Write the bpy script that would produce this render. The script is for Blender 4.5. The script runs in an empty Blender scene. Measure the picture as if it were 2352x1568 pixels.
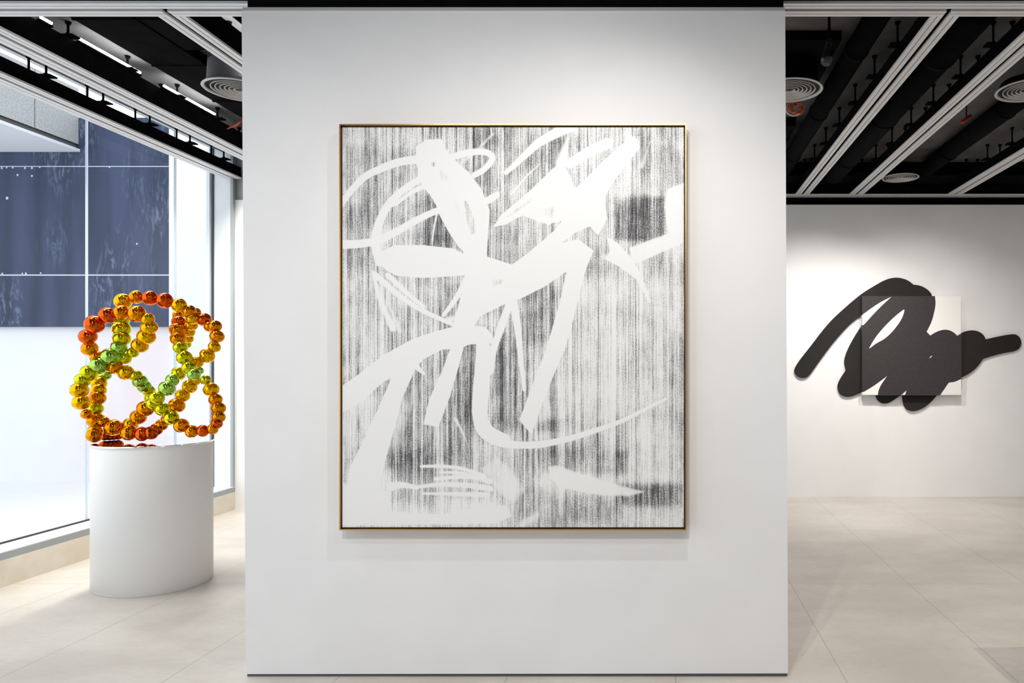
import bpy, bmesh, math, random
import numpy as np
from mathutils import Vector, Matrix

C = bpy.context.scene.collection
sc = bpy.context.scene
R = math.radians
# ------------------------------------------------------------------ camera, sky, lamps, exposure
F = 1684.0                       # focal length in pixels of the 2352 wide frame
VX, VY = 1528.0, 838.0           # where the lens axis meets the frame (shift lens)
EYE = 1.5
cam_d = bpy.data.cameras.new('camera'); cam = bpy.data.objects.new('camera', cam_d); C.objects.link(cam)
cam.location = (0, 0, EYE); cam.rotation_euler = (R(90), 0, 0)
cam_d.sensor_fit = 'HORIZONTAL'; cam_d.sensor_width = 36.0
cam_d.lens = F / 2352 * 36.0
cam_d.shift_x = -(VX - 1176) / 2352
cam_d.shift_y = (VY - 784) / 2352
cam_d.clip_start = 0.05
sc.camera = cam

w = bpy.data.worlds.new('sky'); sc.world = w; w.use_nodes = True
bg = w.node_tree.nodes['Background']
bg.inputs[0].default_value = (0.86, 0.92, 1.0, 1); bg.inputs[1].default_value = 1.95

sc.view_settings.view_transform = 'Standard'; sc.view_settings.look = 'None'
sc.view_settings.gamma = 1.0; sc.view_settings.use_curve_mapping = False
sc.view_settings.exposure = 0.0

def spot(loc, target, power, angle, blend=0.6, size=0.04, col=(1, 0.95, 0.88)):
    d = bpy.data.lights.new('gallery_spot', 'SPOT'); d.energy = power; d.spot_size = R(angle); d.spot_blend = blend
    d.shadow_soft_size = size; d.color = col
    o = bpy.data.objects.new('gallery_spot', d); C.objects.link(o)
    o.location = loc; o.rotation_euler = (Vector(target) - Vector(loc)).to_track_quat('-Z', 'Y').to_euler()
    return o
def area(loc, sx, sy, power, col=(1, 0.96, 0.9), spread=180):
    d = bpy.data.lights.new('ceiling_strip_light', 'AREA'); d.shape = 'RECTANGLE'; d.size = sx; d.size_y = sy
    d.energy = power; d.color = col; d.spread = R(spread)
    o = bpy.data.objects.new('ceiling_strip_light', d); C.objects.link(o); o.location = loc
    return o
def down(x, y, power, col=(1, 0.96, 0.9)):
    """a small wide downlight added under the ceiling for general fill"""
    d = bpy.data.lights.new('fill_lamp', 'AREA'); d.shape = 'DISK'; d.size = 0.16; d.energy = power; d.color = col
    o = bpy.data.objects.new('fill_lamp', d); C.objects.link(o); o.location = (x, y, 3.41)
    return o
# picture lights over the partition
spot((-0.72, 0.05, 3.38), (-0.70, 3.53, 1.35), 190, 74, 0.8, 0.025, (1, 0.97, 0.95))
spot((-0.05, 2.22, 3.38), (-0.55, 3.53, 0.70), 66, 110, 0.9, 0.02, (1, 0.96, 0.92))
# picture lights over the back wall
spot((1.66, 6.70, 3.38), (1.66, 8.36, 0.55), 235, 100, 1.0, 0.04, (1, 0.95, 0.89))
spot((2.60, 6.60, 3.38), (2.80, 8.36, 0.6), 130, 100, 1.0, 0.04, (1, 0.94, 0.88))
# added fill light for the room behind the camera and the two bays
for x, y, p, c in ((-1.6, -.6, 11, (1, .97, .95)), (.4, -.6, 11, (1, .97, .94)), (-1.6, 1.0, 13, (1, .98, .96)), (.5, 1.0, 12, (1, .96, .92)),
                   (-2.9, 2.5, 9, (1, .98, .96)), (-3.3, 5.0, 6, (1, .98, .96)),
                   (1.9, 3.0, 17, (1, .92, .83)), (1.86, 5.0, 13, (1, .92, .83)), (2.6, 6.2, 12, (1, .92, .83)), (3.7, 5.2, 15, (1, .92, .83))):
    down(x, y, p, c)
spot((-3.80, 6.15, 3.38), (-4.15, 7.62, 1.7), 85, 62, 0.8, 0.04, (1, .98, .95))
spot((3.7, 3.92, 3.38), (1.9, 3.6, 0), 120, 100, 0.8, 0.02, (1, .92, .82))  # added lamp that throws the unseen block's shadow
area((-4.18, 5.9, 3.40), 0.10, 3.2, 58, (1, 0.95, 0.84), 110)
# ------------------------------------------------------------------ materials
def mat(name, col, rough=0.6, metal=0.0, spec=0.5, coat=0.0):
    m = bpy.data.materials.new(name); m.use_nodes = True
    b = m.node_tree.nodes['Principled BSDF']
    b.inputs['Base Color'].default_value = (*col, 1); b.inputs['Roughness'].default_value = rough
    b.inputs['Metallic'].default_value = metal; b.inputs['Specular IOR Level'].default_value = spec
    b.inputs['Coat Weight'].default_value = coat
    m.diffuse_color = (*col, 1)
    return m
class G:
    """small helper round a node tree"""
    def __init__(s, m): s.t = m.node_tree; s.b = s.t.nodes['Principled BSDF']
    def n(s, typ, **kw):
        x = s.t.nodes.new(typ)
        for k, v in kw.items():
            if k in ('operation', 'blend_type', 'data_type', 'interpolation_type', 'attribute_name', 'attribute_type', 'noise_dimensions', 'feature'): setattr(x, k, v)
            else: x.inputs[k].default_value = v
        return x
    def l(s, a, b): s.t.links.new(a, b)
    def math(s, op, a, b=None, c=None, clamp=False):
        x = s.t.nodes.new('ShaderNodeMath'); x.operation = op; x.use_clamp = clamp
        for i, v in enumerate((a, b, c)):
            if v is None: continue
            if isinstance(v, (int, float)): x.inputs[i].default_value = v
            else: s.l(v, x.inputs[i])
        return x.outputs[0]
    def step(s, v, lo, hi):
        x = s.t.nodes.new('ShaderNodeMapRange'); x.interpolation_type = 'SMOOTHSTEP'
        s.l(v, x.inputs[0]); x.inputs[1].default_value = lo; x.inputs[2].default_value = hi
        return x.outputs[0]
    def obj(s): return s.t.nodes.new('ShaderNodeTexCoord').outputs['Object']
    def map(s, vec, scale=(1, 1, 1), rot=(0, 0, 0), loc=(0, 0, 0)):
        x = s.t.nodes.new('ShaderNodeMapping'); s.l(vec, x.inputs[0])
        x.inputs['Scale'].default_value = scale; x.inputs['Rotation'].default_value = rot; x.inputs['Location'].default_value = loc
        return x.outputs[0]
    def noise(s, vec, scale, detail=3, rough=0.5, dist=0.0):
        x = s.t.nodes.new('ShaderNodeTexNoise'); s.l(vec, x.inputs['Vector'])
        x.inputs['Scale'].default_value = scale; x.inputs['Detail'].default_value = detail
        x.inputs['Roughness'].default_value = rough; x.inputs['Distortion'].default_value = dist
        return x.outputs[0]
    def mix(s, f, a, b):
        x = s.t.nodes.new('ShaderNodeMix'); x.data_type = 'RGBA'
        if isinstance(f, (int, float)): x.inputs[0].default_value = f
        else: s.l(f, x.inputs[0])
        for i, v in ((6, a), (7, b)):
            if isinstance(v, tuple): x.inputs[i].default_value = (*v, 1)
            else: s.l(v, x.inputs[i])
        return x.outputs[2]

def speckled(name, a, b, scale, rough=0.7, detail=4, stretch=(1, 1, 1), lo=0.35, hi=0.65, spec=0.4):
    m = mat(name, a, rough, spec=spec); g = G(m)
    v = g.noise(g.map(g.obj(), stretch), scale, detail)
    g.l(g.mix(g.step(v, lo, hi), a, b), g.b.inputs['Base Color'])
    return m
M = {}
M['wall'] = speckled('white_wall_paint', (0.80, 0.80, 0.805), (0.82, 0.82, 0.825), 3.0, 0.75, spec=0.25)
M['black'] = speckled('black_paint', (0.0028, 0.0028, 0.0032), (0.0045, 0.0045, 0.005), 9, 0.9, spec=0.03)
M['slab'] = speckled('grey_concrete_soffit', (0.075, 0.069, 0.069), (0.105, 0.099, 0.098), 3.5, 0.85)
M['trim'] = speckled('satin_white_aluminium', (0.72, 0.71, 0.72), (0.76, 0.75, 0.76), 5, 0.42)
M['groove'] = mat('dark_groove', (0.02, 0.02, 0.02), 0.8)
M['steel'] = mat('grey_painted_steel', (0.42, 0.43, 0.43), 0.5)
M['skirt'] = mat('grey_skirting', (0.10, 0.105, 0.105), 0.45, 0.3)
M['gasket'] = mat('dark_gasket', (0.035, 0.04, 0.055), 0.6)
M['frame'] = speckled('pale_grey_window_frame', (0.74, 0.77, 0.79), (0.77, 0.80, 0.82), 4, 0.45)
M['frame_dark'] = mat('mid_grey_frame_edge', (0.36, 0.39, 0.41), 0.5)
M['joint'] = mat('pale_silicone_joint', (0.62, 0.66, 0.72), 0.5)
m = bpy.data.materials.new('translucent_silicone'); m.use_nodes = True; t = m.node_tree; t.nodes.remove(t.nodes['Principled BSDF'])
tl = t.nodes.new('ShaderNodeBsdfTranslucent'); tl.inputs[0].default_value = (0.80, 0.84, 0.90, 1); t.links.new(tl.outputs[0], t.nodes['Material Output'].inputs[0]); M['silicone'] = m
M['stone'] = speckled('beige_stone_upstand', (0.76, 0.69, 0.58), (0.82, 0.76, 0.67), 6, 0.6)
M['plinth'] = speckled('white_plinth_paint', (0.78, 0.775, 0.765), (0.80, 0.795, 0.785), 2, 0.5, spec=0.35)
M['mirror'] = mat('mirror_plate', (0.92, 0.92, 0.93), 0.02, 1.0)
M['gold'] = mat('brass_frame', (0.72, 0.47, 0.20), 0.28, 1.0)
M['inner'] = mat('black_frame_gap', (0.02, 0.014, 0.01), 0.7)
M['ink'] = speckled('matte_black_panel', (0.016, 0.014, 0.013), (0.020, 0.017, 0.016), 4, 0.75, spec=0.25)
M['ink_canvas'] = speckled('black_acrylic_on_canvas', (0.030, 0.026, 0.028), (0.036, 0.031, 0.033), 30, 0.6, spec=0.35)
M['canvas'] = mat('white_canvas', (0.80, 0.795, 0.78), 0.7, spec=0.2)
M['vent'] = mat('aluminium_diffuser', (0.46, 0.45, 0.44), 0.4, 0.4)
M['vent_in'] = mat('dark_vent_throat', (0.03, 0.028, 0.026), 0.6)
M['neck'] = mat('galvanised_duct_neck', (0.30, 0.30, 0.32), 0.42, 0.9)
M['orange'] = mat('orange_cable', (0.55, 0.12, 0.03), 0.5)
M['red'] = mat('red_pipe_paint', (0.32, 0.01, 0.01), 0.5)
M['tag'] = mat('orange_red_plastic', (0.75, 0.12, 0.05), 0.5)
M['whitecable'] = mat('white_cable', (0.6, 0.6, 0.6), 0.5)
M['blackgloss'] = mat('black_gloss_metal', (0.05, 0.05, 0.052), 0.25, 0.8)
M['outside_white'] = speckled('white_render', (0.84, 0.84, 0.86), (0.87, 0.86, 0.88), 1.2, 0.8)
g = G(M['outside_white']); sx_ = g.t.nodes.new('ShaderNodeSeparateXYZ'); g.l(g.obj(), sx_.inputs[0])
d_ = g.math('DIVIDE', g.math('ADD', sx_.outputs[0], 7.0), .62); d_ = g.math('POWER', 2.718, g.math('MULTIPLY', g.math('MULTIPLY', d_, d_), -1))
old = g.b.inputs['Base Color'].links[0].from_socket
g.l(g.mix(g.math('MULTIPLY', d_, g.step(g.noise(g.map(g.obj(), (1, 1, .7)), 1.1, 3), .25, .6)), old, (0.84, 0.71, 0.72)), g.b.inputs['Base Color'])  # soft pink reflection in the glass, painted into the wall colour
M['outside_soffit'] = mat('white_soffit_board', (0.80, 0.81, 0.84), 0.7)
M['paving'] = speckled('pale_paving', (0.88, 0.87, 0.87), (0.90, 0.89, 0.89), 2, 0.8)
M['dark_joint'] = mat('dark_stone_joint', (0.12, 0.12, 0.11), 0.8)
M['brown_joint'] = mat('brown_stone_joint', (0.25, 0.21, 0.13), 0.8)
M['granite'] = speckled('speckled_grey_granite', (0.38, 0.385, 0.38), (0.53, 0.53, 0.53), 55, 0.7, 6)

m = mat('led_tube', (1, 1, 1), 0.5); b = m.node_tree.nodes['Principled BSDF']
b.inputs['Emission Color'].default_value = (0.95, 0.97, 1, 1); b.inputs['Emission Strength'].default_value = 48.0
M['led'] = m

# dark blue stone cladding with water-like pale reflections painted into its colour
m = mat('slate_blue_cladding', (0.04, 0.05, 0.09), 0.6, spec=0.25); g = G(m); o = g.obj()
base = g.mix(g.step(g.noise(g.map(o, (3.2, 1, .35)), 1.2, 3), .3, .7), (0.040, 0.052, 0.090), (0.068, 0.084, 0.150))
reflect_noise = g.noise(g.map(o, (5.5, 1, 1.3)), 2.4, 5, .65, 1.6)
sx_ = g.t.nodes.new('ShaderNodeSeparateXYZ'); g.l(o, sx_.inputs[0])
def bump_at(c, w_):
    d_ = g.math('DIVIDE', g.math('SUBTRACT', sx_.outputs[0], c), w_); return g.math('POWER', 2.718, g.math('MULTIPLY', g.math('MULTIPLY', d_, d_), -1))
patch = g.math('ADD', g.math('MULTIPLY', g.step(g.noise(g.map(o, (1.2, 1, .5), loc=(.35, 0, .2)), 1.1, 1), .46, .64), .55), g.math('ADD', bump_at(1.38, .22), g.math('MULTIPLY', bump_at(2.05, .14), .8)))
v = g.math('MULTIPLY', g.step(reflect_noise, .47, .68), patch)
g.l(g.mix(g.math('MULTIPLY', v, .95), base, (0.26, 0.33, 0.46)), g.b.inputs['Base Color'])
M['slate'] = m

# floor: large pale stone tiles
m = mat('pale_stone_tiles', (0.6, 0.57, 0.53), 0.38, spec=0.4); g = G(m); o = g.obj()
xyz = g.t.nodes.new('ShaderNodeSeparateXYZ'); g.l(o, xyz.inputs[0])
def seam(c, off, per, half):
    a = g.math('DIVIDE', g.math('SUBTRACT', c, off), per)
    f = g.math('ABSOLUTE', g.math('SUBTRACT', g.math('FRACT', g.math('ADD', a, .5)), .5))
    return g.math('SUBTRACT', 1, g.step(f, half / per * .6, half / per))
sx = seam(xyz.outputs[0], 0.86, 0.81, 0.0026); sy = seam(xyz.outputs[1], 5.03, 1.62, 0.0026)
seams = g.math('MAXIMUM', sx, sy)
n1 = g.noise(g.map(o, (1, 1.6, 1)), 1.3, 5, .6); n2 = g.noise(g.map(o, (1.6, 5, 1)), 9, 4, .6); n3 = g.noise(o, 45, 2)
c1 = g.mix(g.step(n1, .3, .7), (0.525, 0.485, 0.440), (0.625, 0.590, 0.545))
c2 = g.mix(g.math('MULTIPLY', g.step(n2, .5, .72), .35), c1, (0.43, 0.39, 0.345))
c3 = g.mix(g.math('MULTIPLY', g.step(n3, .62, .75), .22), c2, (0.72, 0.69, 0.64))
g.l(g.mix(g.math('MULTIPLY', seams, .6), c3, (0.20, 0.17, 0.145)), g.b.inputs['Base Color'])
M['floor'] = m

# window glass: clear with a weak reflection
m = bpy.data.materials.new('clear_glass'); m.use_nodes = True; t = m.node_tree; t.nodes.remove(t.nodes['Principled BSDF'])
tr = t.nodes.new('ShaderNodeBsdfTransparent'); tr.inputs[0].default_value = (0.97, 0.985, 0.985, 1)
gl = t.nodes.new('ShaderNodeBsdfGlossy'); gl.inputs['Roughness'].default_value = 0.02
fr = t.nodes.new('ShaderNodeFresnel'); fr.inputs[0].default_value = 1.16
mx = t.nodes.new('ShaderNodeMixShader'); ge = t.nodes.new('ShaderNodeNewGeometry'); mm = t.nodes.new('ShaderNodeMath'); mm.operation = 'SUBTRACT'; mm.inputs[0].default_value = 1
m2 = t.nodes.new('ShaderNodeMath'); m2.operation = 'MULTIPLY'; t.links.new(ge.outputs['Backfacing'], mm.inputs[1]); t.links.new(mm.outputs[0], m2.inputs[0]); t.links.new(fr.outputs[0], m2.inputs[1])
t.links.new(m2.outputs[0], mx.inputs[0]); t.links.new(tr.outputs[0], mx.inputs[1]); t.links.new(gl.outputs[0], mx.inputs[2])
t.links.new(mx.outputs[0], t.nodes['Material Output'].inputs[0])
M['glass'] = m

# mirrored coloured glass beads
BEADC = {'R': (0.78, 0.13, 0.010), 'O': (0.88, 0.33, 0.002), 'G': (0.94, 0.54, 0.003), 'Y': (0.74, 0.70, 0.010), 'N': (0.46, 0.72, 0.12)}
BEADM = {}
for k, c in BEADC.items():
    m = mat('mirrored_glass_' + {'R': 'red', 'O': 'orange', 'G': 'gold', 'Y': 'lime', 'N': 'green'}[k], c, 0.02, 1.0, coat=0.0)
    m.node_tree.nodes['Principled BSDF'].inputs['Coat Roughness'].default_value = 0.01; m.node_tree.nodes['Principled BSDF'].inputs['Coat IOR'].default_value = 1.5
    g = G(m); gs = g.n('ShaderNodeBsdfGlass', IOR=1.5, Roughness=0.0); gs.inputs['Color'].default_value = (*[x ** .62 for x in c], 1)
    ms = g.t.nodes.new('ShaderNodeMixShader'); ms.inputs[0].default_value = 0.28
    g.l(g.b.outputs[0], ms.inputs[1]); g.l(gs.outputs[0], ms.inputs[2]); g.l(ms.outputs[0], g.t.nodes['Material Output'].inputs[0])
    BEADM[k] = m

# ------------------------------------------------------------------ helpers
def obj(name, bm, m, parent=None, smooth=False, loc=None):
    me = bpy.data.meshes.new(name); bm.normal_update(); bm.to_mesh(me); bm.free()
    if m is not None: me.materials.append(m)
    if smooth:
        for p in me.polygons: p.use_smooth = True
    o = bpy.data.objects.new(name, me); C.objects.link(o)
    if loc is not None: o.location = loc
    if parent is not None: o.parent = parent
    return o
def tag(o, label, cat, group=None):
    o['label'] = label; o['category'] = cat
    if group: o['group'] = group
    return o
def thing(name, label, cat, loc, group=None):
    o = bpy.data.objects.new(name, None); C.objects.link(o); o.location = loc; o.empty_display_size = .1
    return tag(o, label, cat, group)
def struct(name, bm, m, parent=None):
    o = obj(name, bm, m, parent)
    if parent is None: o['kind'] = 'structure'
    return o
def box(bm, x0, x1, y0, y1, z0, z1, bev=0.0):
    v = [bm.verts.new(p) for p in ((x0,y0,z0),(x1,y0,z0),(x1,y1,z0),(x0,y1,z0),(x0,y0,z1),(x1,y0,z1),(x1,y1,z1),(x0,y1,z1))]
    fs = [bm.faces.new([v[i] for i in f]) for f in ((3,2,1,0),(4,5,6,7),(0,1,5,4),(1,2,6,5),(2,3,7,6),(3,0,4,7))]
    if bev:
        es = list({e for f in fs for e in f.edges})
        bmesh.ops.bevel(bm, geom=es, offset=bev, segments=2, affect='EDGES')
    return bm
def bx(x0, x1, y0, y1, z0, z1, bev=0.0, at=(0, 0, 0)):
    return box(bmesh.new(), x0-at[0], x1-at[0], y0-at[1], y1-at[1], z0-at[2], z1-at[2], bev)
def tube(bm, pts, r, n=12, cap=True):
    pts = [Vector(p) for p in pts]; rings = []
    up = None
    for i, p in enumerate(pts):
        d = (pts[min(i+1, len(pts)-1)] - pts[max(i-1, 0)]).normalized()
        if up is None:
            up = d.orthogonal().normalized()
        up = (up - d * up.dot(d)).normalized(); s = d.cross(up)
        rr = r[i] if isinstance(r, (list, tuple)) else r
        rings.append([bm.verts.new(p + (up*math.cos(a) + s*math.sin(a)) * rr) for a in [2*math.pi*k/n for k in range(n)]])
    for a, b2 in zip(rings, rings[1:]):
        for k in range(n): bm.faces.new((a[k], a[(k+1) % n], b2[(k+1) % n], b2[k]))
    if cap:
        bm.faces.new(rings[0][::-1]); bm.faces.new(rings[-1])
    return bm
def lathe(bm, prof, n=48, cap0=False, cap1=False):
    rings = [[bm.verts.new((r*math.cos(2*math.pi*k/n), r*math.sin(2*math.pi*k/n), z)) for k in range(n)] for r, z in prof]
    for a, b2 in zip(rings, rings[1:]):
        for k in range(n): bm.faces.new((a[k], a[(k+1) % n], b2[(k+1) % n], b2[k]))
    if cap0: bm.faces.new(rings[0][::-1])
    if cap1: bm.faces.new(rings[-1])
    return bm
def prism(bm, pts, y0, y1):
    """closed outline in x,z made solid between depths y0 (front) and y1"""
    a = [bm.verts.new((x, y0, z)) for x, z in pts]; b2 = [bm.verts.new((x, y1, z)) for x, z in pts]
    n = len(pts)
    bm.faces.new(a); bm.faces.new(b2[::-1])
    for k in range(n): bm.faces.new((a[k], b2[k], b2[(k+1) % n], a[(k+1) % n]))
    bm.normal_update(); bmesh.ops.triangulate(bm, faces=[f for f in bm.faces if len(f.verts) > 4], ngon_method='EAR_CLIP')
    bmesh.ops.recalc_face_normals(bm, faces=bm.faces)
    return bm
def wx(px, Y): return (px - VX) * Y / F
def wz(py, Y): return EYE + (VY - py) * Y / F

# ------------------------------------------------------------------ the room
YW = 3.53                        # front of the partition
YB = 8.36                        # back wall on the right
ZR = 3.43                        # underside of the ceiling rails
ZS = 3.70                        # underside of the slab
XG, XS = -4.69, -4.47            # window glass, inner face of its upstand
YL = 7.62                        # end wall of the window bay
struct('floor', bx(XS - .03, 5.4, -4.0, 9.0, -0.12, 0.0), M['floor'])
struct('ceiling', bx(-4.58, 5.4, -4.0, 9.0, ZS, ZS + .25), M['slab'])
struct('ceiling_front', bx(-4.58, 5.2, -4.0, 3.84, 3.62, ZS - .001), M['black'])
# partition: its sides lean a hair, as in the photograph
ov = []
bm = bmesh.new()
c = [(wx(565, YW), wz(1547.5, YW)), (wx(1810, YW), wz(1546, YW)), (wx(1803.5, YW), wz(22, YW)), (wx(555, YW), wz(24.5, YW))]
prism(bm, c, YW, YW + .32)
struct('wall_front', bm, M['wall'])
struct('baseboard_front', bx(wx(567, YW), wx(1808.5, YW), YW + .004, YW + .31, 0.0, wz(1547.0, YW)), M['skirt'])
struct('trim_1', bx(wx(567, YW), wx(1800, YW), YW + .006, YW + .30, wz(22.5, YW), ZS), M['black'])
struct('trim_2', bx(wx(559, YW), wx(1802, YW), YW - .006, YW + .30, wz(24.5, YW), wz(18, YW)), M['steel'])
# back wall with its black bulkhead
struct('wall_back', bx(-1.0, 5.4, YB, YB + .12, 0, wz(470, YB)), M['wall'])
struct('trim_3', bx(-1.0, 5.4, YB + .15, YB + .40, 3.1, ZS), M['black'])
# window bay end wall
struct('wall_left', bx(XS - .02, -1.0, YL, YL + .15, 0, wz(459, YL)), M['wall'])
struct('trim_4', bx(XS - .25, -1.0, YL + .03, YL + .30, wz(459, YL), ZS), M['steel'])
# rest of the shell and an added block, outside the frame
struct('wall_right', bx(5.2, 5.4, -4.0, 8.36, 0, ZS), M['wall'])
struct('wall_rear', bx(XS - .2, 5.2, -4.2, -4.0, 0, ZS), M['wall'])
struct('shadow_block', bx(2.06, 2.6, 2.1, 3.90, 0, .70), M['wall'])  # unseen block added to cast a shadow on the floor
# window
win = bpy.data.objects.new('window_1', None); C.objects.link(win); win['kind'] = 'structure'; win.location = (XG, 5, 0)
def wpart(name, bm, m):
    o = obj(name, bm, m); o.parent = win; o.matrix_parent_inverse = Matrix.Translation(win.location).inverted(); return o
wpart('stone_upstand', bx(XG - .10, XS, -4.0, YL, -.12, .184), M['stone'])
wpart('sill_ledge', bx(XG - .05, XS - .002, -4.0, YL, .232, .238), M['frame'])
wpart('sill_edge', bx(XG - .05, XS, -4.0, YL, .184, .232), M['frame_dark'])
wpart('gasket', bx(XG + .0, XG + .014, -4.0, YL - .02, .238, .250), M['gasket'])
wpart('head_frame', bx(XG - .012, XG + .11, -4.0, YL, 3.74, 3.80), M['frame'])
joints = [7.02, 5.95, 4.88, 3.81, 1.2, -1.4]
edges = [YL - .03] + joints + [-4.0]
for a, b2 in zip(edges, edges[1:]):
    wpart('glass_pane', bx(XG - .012, XG, b2 + .006, a - .006, .236, 3.74), M['glass'])
for y in joints:
    wpart('glass_joint', bx(XG - .012, XG + .001, y - .0065, y + .0065, .238, 3.74), M['silicone'])
wpart('joint_post', bx(XG - .03, XG - .014, 7.02 + .022, 7.02 + .034, .238, 3.74), M['frame_dark'])
wpart('end_jamb', bx(XG, XS - .03, YL - .035, YL, .238, 3.74), M['frame'])
wpart('jamb_edge', bx(XS - .03, XS - .003, YL - .035, YL, .238, 3.74), M['frame_dark'])
wpart('corner_gasket', bx(XG + .0, XG + .022, YL - .045, YL - .03, .238, 3.74), M['gasket'])
wpart('outer_jamb', bx(XG - .05, XG - .015, YL - .05, YL - .02, .15, 3.74), M['frame'])

# ------------------------------------------------------------------ outside the glass
YO = 9.5
struct('ground_outside', bx(-16, XG - .10, -6, 16, -0.14, -0.02), M['paving'])
struct('wall_outside', bx(-14, -4.9, YO + .08, YO + .4, -0.02, wz(745, YO)), M['outside_white'])
struct('wall_outside_pier', bx(wx(400, YO), -4.85, YO - .1, YO + .4, -0.02, 7.0), M['outside_white'])
cl = thing('cladding_wall', 'dark slate blue cladding wall seen through the window behind the bead sculpture', 'wall cladding', (-8.5, YO, wz(750, YO)))
def par(o, root):
    o.parent = root; o.matrix_parent_inverse = Matrix.Translation(root.location).inverted(); return o
x0, x1 = -13.5, wx(400, YO)
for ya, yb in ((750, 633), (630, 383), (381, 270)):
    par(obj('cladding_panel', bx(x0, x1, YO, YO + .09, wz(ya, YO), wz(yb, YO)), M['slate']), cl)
par(obj('panel_joint', bx(x0, x1, YO + .001, YO + .05, wz(383, YO), wz(381, YO)), M['joint']), cl)
par(obj('panel_joint', bx(x0, x1, YO + .001, YO + .05, wz(633, YO), wz(630, YO)), M['joint']), cl)
random.seed(4)
bm = bmesh.new()
for px, py, r in ((5,386,.010),(16,385,.008),(30,385,.009),(58,386,.010),(74,386,.010),(92,384,.008),(41,402,.010),(74,404,.010),(17,455,.014),(252,384,.008),(6,628,.008),(52,628,.008),(60,628,.010),(94,627,.008),(315,560,.009)):
    x, z = wx(px, YO), wz(py, YO); box(bm, x-r, x+r, YO-.006, YO+.01, z-r*1.2, z+r*1.2)
par(obj('fixing_dot', bm, M['joint']), cl)
cl.children[-1]['kind'] = 'stuff'
XC = wx(181, YO)                 # granite-faced slab over the yard
cp = thing('granite_canopy', 'speckled grey granite overhang with white soffit above the dark cladding outside', 'canopy', (XC - 2, 7, wz(352, YO)))
zb = wz(349, YO); zt = EYE + 3.575
yj = -XC * F / (VX - 80)
par(obj('granite_panel', bx(XC - .10, XC, yj + .008, YO - .004, zb + .10, zt), M['granite']), cp)
par(obj('granite_panel', bx(XC - .10, XC, yj - 1.0, yj - .008, zb + .10, zt), M['granite']), cp)
par(obj('granite_panel', bx(XC - .10, XC, yj - 2.0, yj - 1.016, zb + .10, zt), M['granite']), cp)
par(obj('panel_joint', bx(XC - .09, XC - .012, yj - 3.0, YO - .004, zb + .10, zt - .02), M['brown_joint']), cp)
par(obj('shadow_gap', bx(XC - .09, XC - .03, yj - 3.0, YO - .004, zb + .035, zb + .10), M['dark_joint']), cp)
par(obj('soffit', bx(XC - 5, XC + .02, yj - 3.0, YO - .004, zb, zb + .035), M['outside_soffit']), cp)

# ------------------------------------------------------------------ ceiling rails
def strip_bm(axis, a0, a1, c0, c1):
    """one white rail flange between c0 and c1 with a fine groove along it"""
    bm = bmesh.new(); mid = (c0 + c1) / 2
    for u, v in ((c0, mid - .0032), (mid + .0032, c1)):
        if axis == 'y': box(bm, u, v, a0, a1, ZR, ZR + .014)
        else: box(bm, a0, a1, u, v, ZR, ZR + .014)
    return bm
HW, SL = 0.076, 0.0145            # half width of a rail, half width of its slot
def rod_bm(top):
    bm = bmesh.new()
    tube(bm, [(0, 0, 0), (0, 0, ZS - top)], .0075, 8)
    tube(bm, [(0, 0, ZS - top - .018), (0, 0, ZS - top)], [.014, .019], 10)
    tube(bm, [(0, 0, 0.012), (0, 0, .026)], .014, 6)
    return bm
rod_mes = {}
def rod_me(top):
    if top not in rod_mes:
        bm = rod_bm(top); me = bpy.data.meshes.new('threaded_rod'); bm.to_mesh(me); bm.free(); me.materials.append(M['black']); rod_mes[top] = me
    return rod_mes[top]
def bracket_bm():
    bm = bmesh.new(); box(bm, -.115, .115, -.035, .035, 0, .010)
    box(bm, -.06, .06, -.02, .02, -.03, 0)
    return bm
BRB = bracket_bm(); br_me = bpy.data.meshes.new('hanger_bracket'); BRB.to_mesh(br_me); BRB.free(); br_me.materials.append(M['black'])
HY = [4.70, 5.22, 5.75, 6.27, 6.80, 7.32, 7.84]
def rail(X, y0, y1, label, top=3.595, far=0.0, hangers=HY):
    t = thing('ceiling_rail', label, 'ceiling rail', (X, y0, ZR), 'white edged ceiling rails running into the room')
    for s in (-1, 1):
        c0, c1 = sorted((X + s*SL, X + s*(HW + (far if s < 0 else 0))))
        par(obj('flange', strip_bm('y', y0, y1, c0, c1), M['trim']), t)
    bm = bx(X - .066, X + .066, y0, y1, ZR + .045, top - .003)
    box(bm, X - .070, X + .070, y0, y1, ZR + .014, ZR + .05)
    par(obj('channel_body', bm, M['black']), t)
    for y in hangers:
        if not (y0 + .1 < y < y1 - .1): continue
        hb = bpy.data.objects.new('hanger_bracket', br_me); C.objects.link(hb); hb.parent = t; hb.location = (0, y - y0, top - ZR)
        for s in (-1, 1):
            rd = bpy.data.objects.new('threaded_rod', rod_me(top)); C.objects.link(rd); rd.parent = hb; rd.location = (s*.062, 0, 0)
    return t
YC0, YC1 = 3.916, 4.063          # the cross rail in front
YBK = 8.33
XL = dict(a=-4.47, b=-3.89, c=-2.735)
XR = dict(a=1.552, b=2.165, c=3.28)
rail(XL['a'], YC1, YL - .01, 'white edged ceiling rail nearest the window glass, sky visible above it', 3.55, .022)
rail(XL['b'], YC1, YL + .02, 'white edged ceiling rail with glowing tubes above it, second from the window', 3.60, .022)
rail(XL['c'], YC1, YL + .02, 'white edged ceiling rail meeting the front cross rail left of the white partition')
rail(XR['a'], YC1, YBK, 'white edged ceiling rail nearest the right edge of the white partition', 3.545)
rail(XR['b'], YC1, YBK, 'white edged ceiling rail second from the partition, right of the front rail junction', 3.545)
rail(XR['c'], YC1, YBK, 'short white edged ceiling rail at the far right edge of the picture', 3.545)
t = thing('cross_rail', 'white edged ceiling rail running across the top of the picture behind the partition', 'ceiling rail', (-1, YC0, ZR))
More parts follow.
